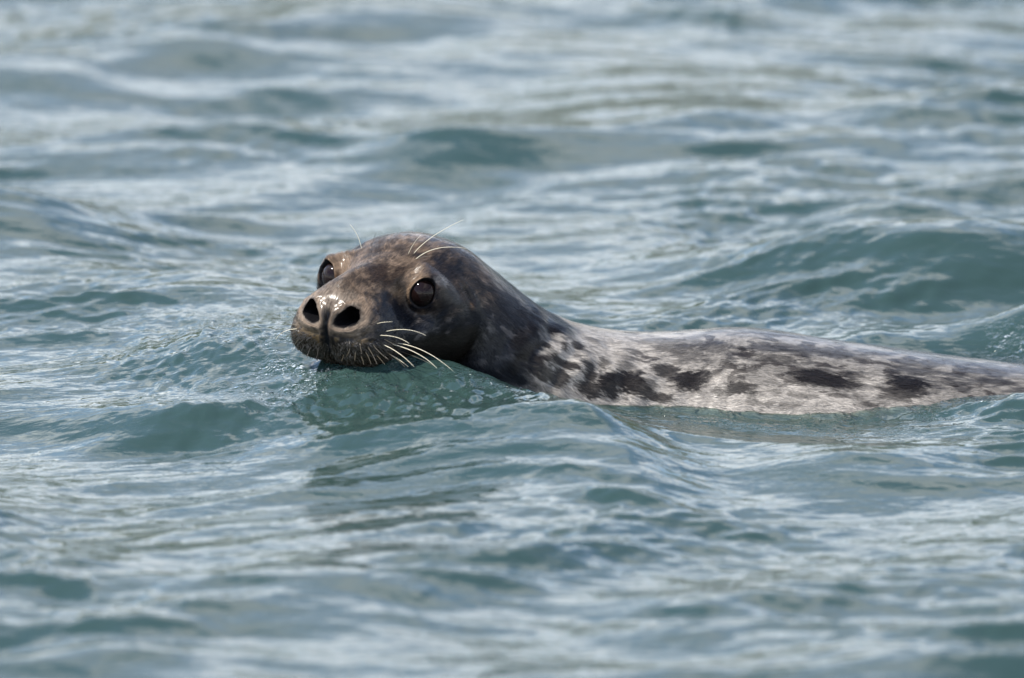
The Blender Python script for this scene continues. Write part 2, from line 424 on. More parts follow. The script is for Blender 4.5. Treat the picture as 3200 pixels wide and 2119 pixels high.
# spots of the flank: placed on the hide where the photograph shows them (pixel, half sizes along and across in m, darkness)
SPOTS = [(1703, 1078, .010, .006, .9), (1803, 1076, .011, .008, .95), (1762, 1081, .006, .010, .9), (1848, 1062, .012, .006, .55), (1765, 1056, .006, .004, .6),
 (1680, 1072, .008, .008, .85), (1708, 1120, .008, .004, .8), (1745, 1125, .012, .006, .95), (1775, 1140, .014, .007, .95), (1806, 1112, .006, .004, .6),
 (1675, 1145, .012, .016, .95), (1705, 1165, .010, .014, .8), (1750, 1178, .012, .015, .9), (1838, 1140, .011, .008, .9), (1848, 1172, .013, .011, .95), (1885, 1133, .007, .011, .7),
 (1845, 1215, .020, .012, .95), (1900, 1195, .020, .020, 1), (1960, 1190, .024, .020, 1), (2000, 1215, .020, .012, .9), (2030, 1195, .014, .006, .6), (1955, 1140, .014, .008, .5),
 (2060, 1242, .018, .007, .9), (2075, 1160, .020, .009, .9), (2155, 1190, .030, .014, 1), (2190, 1175, .020, .008, .9), (2240, 1215, .012, .005, .6), (2310, 1210, .032, .008, .9), (2280, 1222, .018, .006, .8),
 (2110, 1090, .034, .014, .70), (2060, 1065, .030, .010, .6), (2240, 1085, .034, .012, .65), (2260, 1140, .014, .006, .6), (2350, 1155, .008, .004, .5), (2430, 1120, .035, .008, .7), (2455, 1085, .030, .008, .6),
 (2560, 1180, .036, .013, 1), (2610, 1195, .026, .008, .9), (2500, 1168, .018, .007, .9), (2670, 1175, .016, .006, .7), (2660, 1110, .024, .006, .6), (2560, 1100, .028, .006, .5),
 (2835, 1195, .026, .013, 1), (2815, 1225, .026, .008, .85), (2790, 1240, .018, .005, .7), (2960, 1190, .016, .004, .35), (3110, 1195, .026, .007, .5), (3180, 1180, .020, .006, .4), (2130, 1130, .012, .006, .5), (2150, 1110, .02, .008, .5),
 (2500, 1235, .016, .004, .5), (2420, 1225, .01, .004, .4), (1700, 1005, .022, .012, .9), (1650, 985, .02, .014, .9), (1660, 1030, .010, .010, .8), (1625, 1060, .012, .020, .9), (1640, 1110, .010, .022, .9), (1735, 1020, .010, .006, .7)]
sp = np.zeros(len(co)); seen = (S > .26) & (S < 1.15) & (A > -.4) & (A < 2.4)
idx = np.nonzero(seen)[0]; P = co[idx]; us = UVs[idx]
wx = (hair_noise(70, 110, 3, 31)[idx]-.5); wy = (hair_noise(55, 160, 3, 32)[idx]-.5); wf = (n_fine[idx]-.5)
acc = np.zeros(len(idx))
for (px, py, a, b, k) in SPOTS:
    loc, n_ = hit_seal(px, py)
    if loc is None: continue
    j = np.argmin(np.sum((P-loc)**2, 1)); c = us[j]
    ok = np.sum((P-loc)**2, 1) < .12**2
    a *= 1.02; b *= 1.25
    q = np.sqrt(((us[:, 0]-c[0])/a)**2 + ((us[:, 1]-c[1])/b)**2)
    q = q + wx*.55 + wy*.45 + wf*.9
    f = sstep(1.25, .70, q)*k*ok
    acc = np.maximum(acc, f)
sp[idx] = acc
C = mixc(C, DARK*1.1, sp*.97)
# a few small random flecks over the rest of the trunk
fl = sstep(.62, .74, hair_noise(50, 95, 2, 41)+(n_fine-.5)*.35)*sstep(.42, .5, S)*(.35+.5*sstep(1.0, .5, A))
C = mixc(C, DARK*2.2, fl*(1-sp))
C *= (0.86+.28*n_fine)[:, None]
C = np.clip(C, .002, 1)
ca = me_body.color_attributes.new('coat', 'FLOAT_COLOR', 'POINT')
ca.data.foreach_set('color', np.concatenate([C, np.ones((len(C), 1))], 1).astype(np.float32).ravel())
# wetness mask: lids, nostrils and nose leather shine most
wet = np.clip(np.maximum(0*EYE_R, front*sstep(2.0, 1.3, nr)*sstep(.95, 1.1, nr)), 0, 1)
wa = me_body.attributes.new('shine', 'FLOAT', 'POINT'); wa.data.foreach_set('value', wet.astype(np.float32))
film = (1-face*front*sstep(1.12, .95, nr))*(1-.85*sstep(1.6, 1.2, EYE_R))
slick = np.maximum(sstep(.40, .55, S)*sstep(.42, .20, np.abs(A+.05)+(n_str-.5)*.3), sstep(.15, .20, S)*sstep(.34, .26, S)*sstep(.75, .35, np.abs(A)+(n_str-.5)*.3))
film = film*(.50+.50*slick)
wa = me_body.attributes.new('film', 'FLOAT', 'POINT'); wa.data.foreach_set('value', film.astype(np.float32))
uvl = me_body.uv_layers.new(name='hair')
li = np.empty(len(me_body.loops), np.int32); me_body.loops.foreach_get('vertex_index', li)
uvl.data.foreach_set('uv', UVs[li].astype(np.float32).ravel())

# ---------------------------------------------------------------- materials of the seal
m_coat, nt = new_mat('wet_seal_coat')
o_ = N(nt, 'ShaderNodeOutputMaterial'); b_ = N(nt, 'ShaderNodeBsdfPrincipled')
at = N(nt, 'ShaderNodeAttribute', attribute_name='coat'); sh_ = N(nt, 'ShaderNodeAttribute', attribute_name='shine')
uvn = N(nt, 'ShaderNodeUVMap', uv_map='hair')
mp = N(nt, 'ShaderNodeMapping'); mp.inputs['Scale'].default_value = (85, 420, 1)
fn = N(nt, 'ShaderNodeTexNoise'); setin(fn, Scale=1.0, Detail=5.0, Roughness=.65)
mp2 = N(nt, 'ShaderNodeMapping'); mp2.inputs['Scale'].default_value = (38, 130, 1)
fn2 = N(nt, 'ShaderNodeTexNoise'); setin(fn2, Scale=1.0, Detail=4.0, Roughness=.6, Distortion=.4)
hs = N(nt, 'ShaderNodeMix', data_type='RGBA', blend_type='MULTIPLY'); hs.inputs['Factor'].default_value = 1.0
rp = N(nt, 'ShaderNodeMapRange'); setin(rp, From_Min=.25, From_Max=.75, To_Min=.42, To_Max=1.58)
bp = N(nt, 'ShaderNodeBump'); setin(bp, Strength=.7, Distance=.0026)
bp2 = N(nt, 'ShaderNodeBump'); setin(bp2, Strength=.30, Distance=.004)
rr = N(nt, 'ShaderNodeMapRange'); setin(rr, From_Min=0, From_Max=1, To_Min=.42, To_Max=.18)
L = nt.links.new
L(uvn.outputs[0], mp.inputs[0]); L(mp.outputs[0], fn.inputs['Vector']); L(uvn.outputs[0], mp2.inputs[0]); L(mp2.outputs[0], fn2.inputs['Vector'])
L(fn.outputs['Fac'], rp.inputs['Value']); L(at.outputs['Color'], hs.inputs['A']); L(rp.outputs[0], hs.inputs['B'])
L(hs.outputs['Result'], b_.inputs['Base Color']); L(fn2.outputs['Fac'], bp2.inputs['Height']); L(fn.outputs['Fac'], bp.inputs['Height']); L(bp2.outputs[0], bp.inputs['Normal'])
L(bp.outputs[0], b_.inputs['Normal']); L(sh_.outputs['Fac'], rr.inputs['Value']); L(rr.outputs[0], b_.inputs['Roughness'])
setin(b_, IOR=1.33); b_.inputs['Specular IOR Level'].default_value = .12; fa = N(nt, 'ShaderNodeAttribute', attribute_name='film'); fm_ = N(nt, 'ShaderNodeMath', operation='MULTIPLY'); fm_.inputs[1].default_value = 1.0; L(fa.outputs['Fac'], fm_.inputs[0]); L(fm_.outputs[0], b_.inputs['Coat Weight'])
fs_ = N(nt, 'ShaderNodeMath', operation='MULTIPLY'); fs_.inputs[1].default_value = .06; L(fa.outputs['Fac'], fs_.inputs[0]); L(fs_.outputs[0], b_.inputs['Specular IOR Level']); b_.inputs['Coat Roughness'].default_value = .2; b_.inputs['Coat IOR'].default_value = 1.32
bp3 = N(nt, 'ShaderNodeBump'); setin(bp3, Strength=.12, Distance=.004); L(fn2.outputs['Fac'], bp3.inputs['Height']); L(bp3.outputs[0], b_.inputs['Coat Normal'])
L(b_.outputs[0], o_.inputs[0])
me_body.materials.append(m_coat)

m_eye, nt = new_mat('dark_brown_eye')
o_ = N(nt, 'ShaderNodeOutputMaterial'); b_ = N(nt, 'ShaderNodeBsdfPrincipled')
tcn = N(nt, 'ShaderNodeTexCoord'); gr = N(nt, 'ShaderNodeSeparateXYZ'); rp = N(nt, 'ShaderNodeValToRGB')
rp.color_ramp.elements[0].position = .55; rp.color_ramp.elements[0].color = (.003, .0025, .0025, 1)
rp.color_ramp.elements[1].position = .86; rp.color_ramp.elements[1].color = (.008, .004, .0035, 1)
L = nt.links.new
L(tcn.outputs['Object'], gr.inputs[0])
mr = N(nt, 'ShaderNodeMapRange'); setin(mr, From_Min=0, From_Max=.021); L(gr.outputs['Z'], mr.inputs['Value']); L(mr.outputs[0], rp.inputs['Fac'])
L(rp.outputs['Color'], b_.inputs['Base Color']); setin(b_, Roughness=.05, IOR=1.27)
L(b_.outputs[0], o_.inputs[0])

def whisker_mat(name, c):
    m, nt = new_mat(name); o_ = N(nt, 'ShaderNodeOutputMaterial'); b_ = N(nt, 'ShaderNodeBsdfPrincipled')
    nz = N(nt, 'ShaderNodeTexNoise'); setin(nz, Scale=220.0, Detail=2.0)
    tcn = N(nt, 'ShaderNodeTexCoord'); nt.links.new(tcn.outputs['Object'], nz.inputs['Vector'])
    cr_ = N(nt, 'ShaderNodeValToRGB'); cr_.color_ramp.elements[0].color = (*[v*.75 for v in c], 1); cr_.color_ramp.elements[1].color = (*c, 1)
    nt.links.new(nz.outputs['Fac'], cr_.inputs['Fac']); nt.links.new(cr_.outputs['Color'], b_.inputs['Base Color'])
    setin(b_, Roughness=.35); nt.links.new(b_.outputs[0], o_.inputs[0]); return m
m_wh = whisker_mat('pale_whisker', (.62, .56, .42)); m_wm = whisker_mat('wet_whisker', (.10, .085, .06)); m_wd = whisker_mat('dark_whisker', (.05, .045, .04))

# ---------------------------------------------------------------- the seal as an object
seal = bpy.data.objects.new('grey_seal', None); col.objects.link(seal)
seal.location = (0, 0, 0); seal.empty_display_size = .1
seal['label'] = 'spotted grey seal swimming with its wet head and back above the water'; seal['category'] = 'seal'
body = bpy.data.objects.new('body', me_body); col.objects.link(body); body.parent = seal
for p0, n0, sgn in eye_info:
    m = bpy.data.meshes.new('eye')
    nu, nv = 25, 40; vs_ = []; fs = []
    for i in range(nu):
        a = math.pi*i/(nu-1)
        for j in range(nv):
            b = 2*math.pi*j/nv; rr_ = eye_rad*(1+.03*math.exp(-(a/.5)**2))
            vs_.append((rr_*math.sin(a)*math.cos(b), rr_*math.sin(a)*math.sin(b), rr_*math.cos(a)))
    for i in range(nu-1):
        for j in range(nv): fs.append((i*nv+j, (i+1)*nv+j, (i+1)*nv+(j+1) % nv, i*nv+(j+1) % nv))
    m.from_pydata(vs_, [], fs); m.polygons.foreach_set('use_smooth', [True]*len(fs)); m.materials.append(m_eye)
    ob = bpy.data.objects.new('eye', m); col.objects.link(ob); ob.parent = seal
    ob.location = Vector(p0 - n0*(eye_rad-.0048)); ob.rotation_euler = Vector(n0).to_track_quat('Z', 'Y').to_euler()

def tube(name, pts, r0, r1, mat, sides=6):
    pts = np.array(pts); n = len(pts); vs_, fs = [], []
    tg = np.gradient(pts, axis=0); tg /= np.linalg.norm(tg, axis=1, keepdims=True)
    for i in range(n):
        a = np.cross(tg[i], [0.3, .2, 1]); a /= np.linalg.norm(a); b = np.cross(tg[i], a)
        r = r0+(r1-r0)*(i/(n-1))**1.2
        for k in range(sides):
            an = 2*math.pi*k/sides; vs_.append(tuple(pts[i]+a*math.cos(an)*r+b*math.sin(an)*r))
    for i in range(n-1):
        for k in range(sides): fs.append((i*sides+k, i*sides+(k+1) % sides, (i+1)*sides+(k+1) % sides, (i+1)*sides+k))
    fs.append(tuple(range(sides))[::-1]); fs.append(tuple((n-1)*sides+k for k in range(sides)))
    m = bpy.data.meshes.new(name); m.from_pydata(vs_, [], fs); m.polygons.foreach_set('use_smooth', [True]*len(fs)); m.materials.append(mat)
    return m
# each whisker: base, middle and tip where the photograph shows them, how far the tip stands off the hide towards the viewer
def Z(x, y): return (860+x*.38265, 660+y*.38265)
WH = [((705, 305), (672, 200), (612, 110), .00, .7, 0), ((785, 285), (803, 235), (820, 170), .00, .35, 1),
 ((1087, 350), (1130, 268), (1188, 197), .02, .55, 0), ((1133, 345), (1290, 205), (1535, 70), .03, .75, 0),
 ((1150, 390), (1330, 303), (1560, 305), .03, .75, 0), ((1130, 403), (1190, 378), (1282, 365), .02, .5, 0),
 ((832, 920), (880, 908), (960, 903), .03, .6, 0), ((788, 920), (808, 908), (832, 897), .02, .4, 0), ((905, 983), (1075, 968), (1232, 1016), .05, .65, 0),
 ((858, 1015), (990, 1030), (1095, 1082), .05, .65, 0), ((1000, 1078), (1230, 1150), (1455, 1308), .06, .8, 0), ((960, 1088), (1165, 1165), (1322, 1284), .06, .8, 0),
 ((888, 1092), (1020, 1168), (1135, 1272), .05, .7, 0), ((940, 1172), (1015, 1215), (1088, 1272), .04, .6, 0), ((830, 1178), (860, 1210), (896, 1252), .03, .5, 0),
 ((692, 1085), (700, 1130), (705, 1168), .02, .45, 0), ((757, 1110), (800, 1180), (832, 1252), .03, .5, 0), ((738, 1150), (765, 1200), (783, 1252), .03, .45, 0),
 ((1010, 1142), (1170, 1200), (1305, 1268), .05, .45, 0), ((610, 1120), (597, 1160), (580, 1192), .02, .4, 0), ((655, 1150), (652, 1190), (650, 1222), .02, .35, 0),
 ((800, 1090), (850, 1150), (930, 1215), .03, .35, 0), ((890, 1046), (930, 1066), (975, 1090), .03, .4, 0), ((905, 1150), (1000, 1215), (1060, 1275), .04, .35, 0),
 ((560, 1170), (552, 1200), (540, 1226), .02, .35, 0), ((700, 1180), (715, 1220), (722, 1252), .02, .35, 0),
 ((178, 932), (80, 932), (2, 975), -.03, .5, 0), ((176, 962), (70, 985), (4, 1050), -.03, .6, 0), ((182, 985), (110, 1010), (62, 1060), -.02, .35, 1),
 ((180, 950), (100, 962), (30, 1010), -.03, .35, 1), ((185, 1010), (140, 1045), (105, 1090), -.02, .35, 1), ((180, 915), (90, 905), (10, 925), -.03, .35, 1),
 ((200, 1040), (165, 1080), (140, 1120), -.01, .4, 0), ((215, 1060), (180, 1100), (160, 1150), -.01, .35, 1), ((240, 1090), (215, 1140), (195, 1190), .0, .35, 1),
 ((290, 1110), (270, 1160), (255, 1205), .01, .35, 1), ((350, 1120), (345, 1170), (330, 1215), .02, .3, 1)]
for (b0, b1, b2, off, wd, dk) in WH:
    p = Z(*b0); loc, n_ = hit_seal(*p)
    if loc is None:
        for dxp in range(2, 60, 3):
            loc, n_ = hit_seal(p[0]+dxp, p[1]+dxp*.2)
            if loc is not None: break
    if loc is None: continue
    depth = lambda q, dep: CAM + pix_dir(*q)*dep
    d0 = np.linalg.norm(loc-CAM)
    P0 = loc - n_*.003
    pm = depth(Z(*b1), d0-off*.55); pt = depth(Z(*b2), d0-off)
    pts = []
    ctl = 2*pm - .5*(loc+pt)
    for k in range(13):
        s_ = k/12; pts.append((1-s_)**2*loc + 2*s_*(1-s_)*ctl + s_**2*pt)
    pts.insert(0, P0)
    ob = bpy.data.objects.new('whisker', tube('whisker', pts, max(.00068*wd, .00032), .00016, m_wd if dk else (m_wh if wd > .5 else m_wm))); col.objects.link(ob); ob.parent = seal

# short wet coat hair lying back along the body, joined into one part
rf = np.random.default_rng(9)
gco = co.reshape(NS, NA, 3); tg = np.gradient(gco, axis=0).reshape(-1, 3); tg /= np.maximum(np.linalg.norm(tg, axis=1, keepdims=True), 1e-9)
nv_ = vnormals(co, quads); nv_ = -nv_ if FLIP else nv_
area = np.linalg.norm(np.cross(np.gradient(gco, axis=0), np.gradient(gco, axis=1)), axis=-1).ravel()
okf = (S > .022) & (S < 1.02) & (A > -1.5) & (A < 2.5) & (EYE_R > 1.28) & ~((front > .3) & (nr < 1.7)) & (dE > 1.6)
prob = np.where(okf, area, 0)*(1-.8*slick)*np.where(S < .34, 1.9, 1.0); prob /= prob.sum()
NF = 190000
pk = rf.choice(len(co), NF, p=prob)
cl = (fbm(np.stack([UVs[:, 0]*60, UVs[:, 1]*170, UVs[:, 0]*0+5], 1), 2, 81)-.5)
cl2 = vnoise(np.stack([UVs[:, 0]*40, UVs[:, 1]*110, UVs[:, 0]*0+8], 1), 82)
p = co[pk] + rf.normal(size=(NF, 3))*.0004; n_ = nv_[pk]; d = tg[pk]; sd = np.cross(d, n_)
d = d + sd*(cl[pk]*1.5+rf.normal(size=NF)*.10)[:, None]; d -= n_*np.sum(d*n_, 1, keepdims=True); d /= np.linalg.norm(d, axis=1, keepdims=True); sd = np.cross(d, n_)
ln = (.0045+.0045*rf.random(NF))*np.where(S[pk] < .12, .6, 1.0); lift = .00035+.0011*cl2[pk]*rf.random(NF)
w_ = (.00022+.00016*rf.random(NF))[:, None]
v0 = p-sd*w_-n_*.0002; v1 = p+sd*w_-n_*.0002; v2 = p+d*ln[:, None]+n_*lift[:, None]
vv = np.stack([v0, v1, v2], 1).reshape(-1, 3)
m = bpy.data.meshes.new('fur'); m.vertices.add(NF*3); m.vertices.foreach_set('co', vv.astype(np.float32).ravel())
m.loops.add(NF*3); m.loops.foreach_set('vertex_index', np.arange(NF*3, dtype=np.int32))
m.polygons.add(NF); m.polygons.foreach_set('loop_start', np.arange(0, NF*3, 3, dtype=np.int32)); m.update(calc_edges=True)
fc = np.clip(C[pk]*(.55+.95*rf.random(NF)**1.5)[:, None]*(.75+.5*cl2[pk])[:, None], .002, 1)
ca = m.color_attributes.new('coat', 'FLOAT_COLOR', 'POINT')
ca.data.foreach_set('color', np.concatenate([np.repeat(fc, 3, 0), np.ones((NF*3, 1))], 1).astype(np.float32).ravel())
m_fur, nt = new_mat('wet_hair'); o_ = N(nt, 'ShaderNodeOutputMaterial'); b_ = N(nt, 'ShaderNodeBsdfPrincipled')
at = N(nt, 'ShaderNodeAttribute', attribute_name='coat'); nt.links.new(at.outputs['Color'], b_.inputs['Base Color']); setin(b_, Roughness=.32, IOR=1.35)
b_.inputs['Specular IOR Level'].default_value = .40; nt.links.new(b_.outputs[0], o_.inputs[0]); m.materials.append(m_fur)
ob = bpy.data.objects.new('fur', m); col.objects.link(ob); ob.parent = seal; ob['kind'] = 'stuff'

# wet tufts of short hair on the lips and chin, one joined part
rng_f = np.random.default_rng(3)
cand = np.nonzero((t2 < .075) & (u2 < -.020) & (S > .004))[0]
pick = rng_f.choice(cand, 2600)
nv_ = vnormals(co, quads); nv_ = -nv_ if FLIP else nv_
vs_, fs = [], []
for i in pick.tolist():
    p = co[i]; n_ = nv_[i]
    tuft = math.sin(co[i, 0]*900)+math.sin(co[i, 2]*700+1.3)
    d = -HF*(.9+.3*rng_f.random()) + np.array([0, 0, -1.0])*(.7+.2*tuft) + HL*(.5*np.sign(l2[i])) + rng_f.normal(size=3)*.25
    d = d - n_*np.dot(d, n_); d /= max(np.linalg.norm(d), 1e-6); ln = .004+.006*rng_f.random()
    sd = np.cross(d, n_); w_ = .00028
    a0 = p-n_*.0006; a1 = p+d*ln*.55+n_*(.0007+.0006*rng_f.random()); a2 = p+d*ln+n_*.0002*rng_f.random()
    k = len(vs_); vs_ += [tuple(a0-sd*w_), tuple(a0+sd*w_), tuple(a1-sd*w_*.8), tuple(a1+sd*w_*.8), tuple(a2)]
    fs += [(k, k+1, k+3, k+2), (k+2, k+3, k+4)]
m = bpy.data.meshes.new('chin_fur'); m.from_pydata(vs_, [], fs)
m_cf = whisker_mat('wet_brown_fur', (.018, .013, .008)); m.materials.append(m_cf)
ob = bpy.data.objects.new('chin_fur', m); col.objects.link(ob); ob.parent = seal; ob['kind'] = 'stuff'

# ------------------------------------------------------------------ water
def steps(c0, c1, fine, far, g=1.16):
    a = np.arange(c0, c1+fine/2, fine).tolist(); st = fine; x = a[-1]; up = []
    while x < far: st *= g; x += st; up.append(x)
    st = fine; x = a[0]; dn = []
    while x > -far: st *= g; x -= st; dn.append(x)
    return np.array(dn[::-1]+a+up)
gx = steps(-.78, .80, .0030, 2500.0, 1.14)
ya = np.arange(-.9, 1.0, .0036); 
def extend(a, f0, g, lim, far, gfar, sgn):
    out = []; st = f0; x = a
    while abs(x-a) < lim: st = min(st*g, .014); x += sgn*st; out.append(x)
    while abs(x) < far: st *= gfar; x += sgn*st; out.append(x)
    return out
gy = np.array(extend(ya[0], .0036, 1.02, 2.2, 2500, 1.16, -1)[::-1] + ya.tolist() + extend(ya[-1], .0036, 1.02, 4.2, 2500, 1.16, 1))
X0, Y0 = np.meshgrid(gx, gy); NY, NX = X0.shape
Xf, Yf = X0.ravel(), Y0.ravel()
rng = np.random.default_rng(7)
near = np.exp(-(np.maximum(np.abs(Xf)-3, 0)/3)**2)*np.exp(-(np.maximum(np.abs(Yf)-6, 0)/6)**2)
wn1 = fbm(np.stack([Xf*1.7, Yf*1.7, Xf*0], 1), 2, 51)-.5; wn2 = fbm(np.stack([Xf*1.7, Yf*1.7, Xf*0+9], 1), 2, 52)-.5
Xw = Xf+wn1*.22; Yw = Yf+wn2*.22
pat = sstep(.38, .66, fbm(np.stack([Xf*3.1, Yf*2.3, Xf*0+4], 1), 3, 53))
H = np.zeros_like(Xf); DX = np.zeros_like(Xf); DY = np.zeros_like(Xf)
def add_waves(n, l0, l1, slope, mean_dir, spread, mod=None, chop=.75):
    global H, DX, DY
    for k in range(n):
        lam = l0*(l1/l0)**((k+rng.random())/n); kk = 2*math.pi/lam
        a = slope/kk*math.sqrt(2.0/n)*(0.7+.6*rng.random())
        th = mean_dir+rng.normal()*spread; ph = rng.random()*2*math.pi
        arg = kk*(math.cos(th)*Xw+math.sin(th)*Yw)+ph
        m = 1.0 if mod is None else mod
        H += a*m*np.cos(arg)*near; s_ = np.sin(arg)*a*m*chop*near
        DX -= math.cos(th)*s_; DY -= math.sin(th)*s_
add_waves(9, .75, 1.8, .045, R(-70), .55)
add_waves(16, .28, .75, .075, R(-65), .75)
# water close round the seal follows the level seen in the photograph: high at the muzzle, low along the flank
calm = np.exp(-(np.maximum(np.abs(Xf-.18)-.50, 0)/.14)**2)*np.exp(-((Yf-.02)/.26)**2)
XL = Xf + .45*np.minimum(Yf-.02, 0)*np.exp(-((Yf+.3)/.6)**2) + .05*wn1
lvl = pchip([-3, -.75, -.45, -.25, -.10, -.04, .02, .08, .23, .35, .46, .55, .62, .80, 3], [0, .0, .02, .044, .051, .028, .002, -.016, -.034, -.038, -.032, -.025, -.022, -.018, 0], np.clip(XL, -3, 3))
wide = np.exp(-(np.maximum(np.abs(Xf-.0)-.30, 0)/.25)**2)*np.exp(-((Yf-.02)/np.where(Yf < .02, .85, .35))**2)
lp = .5*(lvl+np.sqrt(lvl**2+.016**2))-.004*np.exp(-(lvl/.02)**2)
H = H*(1-.78*calm)+(lvl-lp)*calm+lp*wide; DX *= 1-.8*calm; DY *= 1-.8*calm
H *= 1.0
def ridge(cx, cy, sx, sy, h, rot=0.0):
    global H
    c, s_ = math.cos(rot), math.sin(rot); a = (Xf-cx)*c+(Yf-cy)*s_; b = -(Xf-cx)*s_+(Yf-cy)*c
    H += h*np.exp(-(a/sx)**2-(b/sy)**2)
ridge(.50, .80, .30, .13, .050, R(-8)); ridge(.74, .42, .20, .09, .072, R(14)); ridge(-.66, 1.02, .20, .18, .060, R(-20))
ridge(-.36, .10, .10, .10, .018); ridge(.70, -.03, .15, .055, .032, R(4)); ridge(-.035, .02, .105, .085, -.030, R(-20)); ridge(-.42, -.20, .16, .06, .016, R(-20))
front_zone = np.exp(-(np.maximum(np.abs(Xf+.05)-.22, 0)/.12)**2)*np.exp(-((Yf+.48)/.34)**2)
calm2 = (1-.15*calm)*(1+.75*front_zone)
add_waves(28, .08, .28, .110, R(-76), .6, (.45+.75*pat)*calm2)
add_waves(36, .022, .09, .098, R(-80), .8, .25+1.0*pat*pat, .5)
# fine turbulence of the swirl round the muzzle and along the flank
sw = np.exp(-(((Xf+.36)/.15)**2+((Yf-.12)/.24)**2)) + 1.5*np.exp(-(((Xf+.14)/.20)**2+((Yf+.22)/.13)**2)) + .8*np.exp(-(((Xf-.42)/.28)**2+((Yf+.02)/.06)**2))
tb = fbm(np.stack([Xf*64+3*wn1, Yf*34, Xf*0], 1), 3, 61)-.5
H += sw*tb*.0095*near
Xd = Xf+DX; Yd = Yf+DY
wco = np.stack([Xd, Yd, H], 1)
men = np.nonzero((Xf > -.34) & (Xf < .85) & (np.abs(Yf-.05) < .35))[0]
for i in men.tolist():
    hit = BVH.find_nearest(Vector(wco[i]), .022)
    if hit[0] is not None: wco[i, 2] += .0042*math.exp(-(hit[3]/.0085)**2)
me_w, wq = grid_mesh('water', wco, NY, NX)
me_w.update()
# how much one sees of the seal through the thin water over it (depth of water above the hide)
clear = np.zeros(len(wco))
cand = np.nonzero((Xf > -.42) & (Xf < .85) & (np.abs(Yf-.05) < .35))[0]
dn = Vector((0, 0, -1))
for i in cand.tolist():
    hit = BVH.ray_cast(Vector(wco[i]), dn, .12)
    if hit[0] is not None: clear[i] = math.exp(-hit[3]/.020)
wa = me_w.attributes.new('clear', 'FLOAT', 'POINT'); wa.data.foreach_set('value', clear.astype(np.float32))
churn = np.zeros(len(wco))
for (px, py, rx, ry, k) in [(960, 1140, .05, .10, 1.8), (1080, 1172, .10, .10, 2.0), (1250, 1172, .10, .09, 2.2), (1420, 1185, .08, .08, 1.4), (820, 1010, .09, .14, .45), (2180, 1268, .08, .07, 1.0), (2400, 1282, .10, .07, 1.3), (2650, 1285, .12, .09, 2.0), (2850, 1262, .10, .09, 2.0), (3050, 1030, .08, .08, .5), (3170, 1100, .07, .08, .8)]:
    c = pix_on_z(px, py, float(pchip([-3, -.75, -.1, .35, .62, 3], [0, 0, .04, -.03, -.01, 0], np.array([(px-1600)/2608]))[0]))
    churn = np.maximum(churn, k*np.exp(-((wco[:, 0]-c[0])/rx)**2-((wco[:, 1]-c[1])/ry)**2))
churn *= sstep(.35, .6, fbm(np.stack([Xf*30, Yf*18, Xf*0+2], 1), 3, 66))
wa = me_w.attributes.new('churn', 'FLOAT', 'POINT'); wa.data.foreach_set('value', churn.astype(np.float32))
m_w, nt = new_mat('sea_water')
o_ = N(nt, 'ShaderNodeOutputMaterial'); L = nt.links.new
geo = N(nt, 'ShaderNodeNewGeometry')
def rip(sx, sy, rot, strength, dist, det=3.0, prev=None):
    mp = N(nt, 'ShaderNodeMapping'); mp.inputs['Scale'].default_value = (sx, sy, 1); mp.inputs['Rotation'].default_value = (0, 0, rot)
    nz = N(nt, 'ShaderNodeTexNoise'); setin(nz, Scale=1.0, Detail=det, Roughness=.5, Distortion=.6)
    bp = N(nt, 'ShaderNodeBump'); setin(bp, Strength=strength, Distance=dist)
    L(geo.outputs['Position'], mp.inputs[0]); L(mp.outputs[0], nz.inputs['Vector']); L(nz.outputs['Fac'], bp.inputs['Height'])
    if prev is not None: L(prev.outputs[0], bp.inputs['Normal'])
    return bp
b1 = rip(9, 16, R(12), 1.0, .0030, 2.0); b2a = rip(34, 60, R(-14), 1.0, .0010, 3.0, b1)
b2 = rip(115, 95, R(20), 0.0, .0085, 2.0, b2a)
chn = N(nt, 'ShaderNodeAttribute', attribute_name='churn'); L(chn.outputs['Fac'], b2.inputs['Strength'])
fr = N(nt, 'ShaderNodeFresnel'); fr.inputs['IOR'].default_value = 1.333; L(b2.outputs[0], fr.inputs['Normal'])
gl = N(nt, 'ShaderNodeBsdfGlossy'); setin(gl, Roughness=.03, Color=(1, 1, 1, 1)); L(b2.outputs[0], gl.inputs['Normal'])
df = N(nt, 'ShaderNodeBsdfDiffuse'); df.inputs['Color'].default_value = (.019, .038, .034, 1)
tr = N(nt, 'ShaderNodeBsdfTransparent'); tr.inputs['Color'].default_value = (.80, .92, .88, 1)
ac = N(nt, 'ShaderNodeAttribute', attribute_name='clear')
mx = N(nt, 'ShaderNodeMixShader'); L(ac.outputs['Fac'], mx.inputs[0]); L(df.outputs[0], mx.inputs[1]); L(tr.outputs[0], mx.inputs[2])
m2 = N(nt, 'ShaderNodeMixShader'); L(fr.outputs[0], m2.inputs[0]); L(mx.outputs[0], m2.inputs[1]); L(gl.outputs[0], m2.inputs[2])
L(m2.outputs[0], o_.inputs[0])
me_w.materials.append(m_w)
water = bpy.data.objects.new('water', me_w); col.objects.link(water); water['kind'] = 'structure'

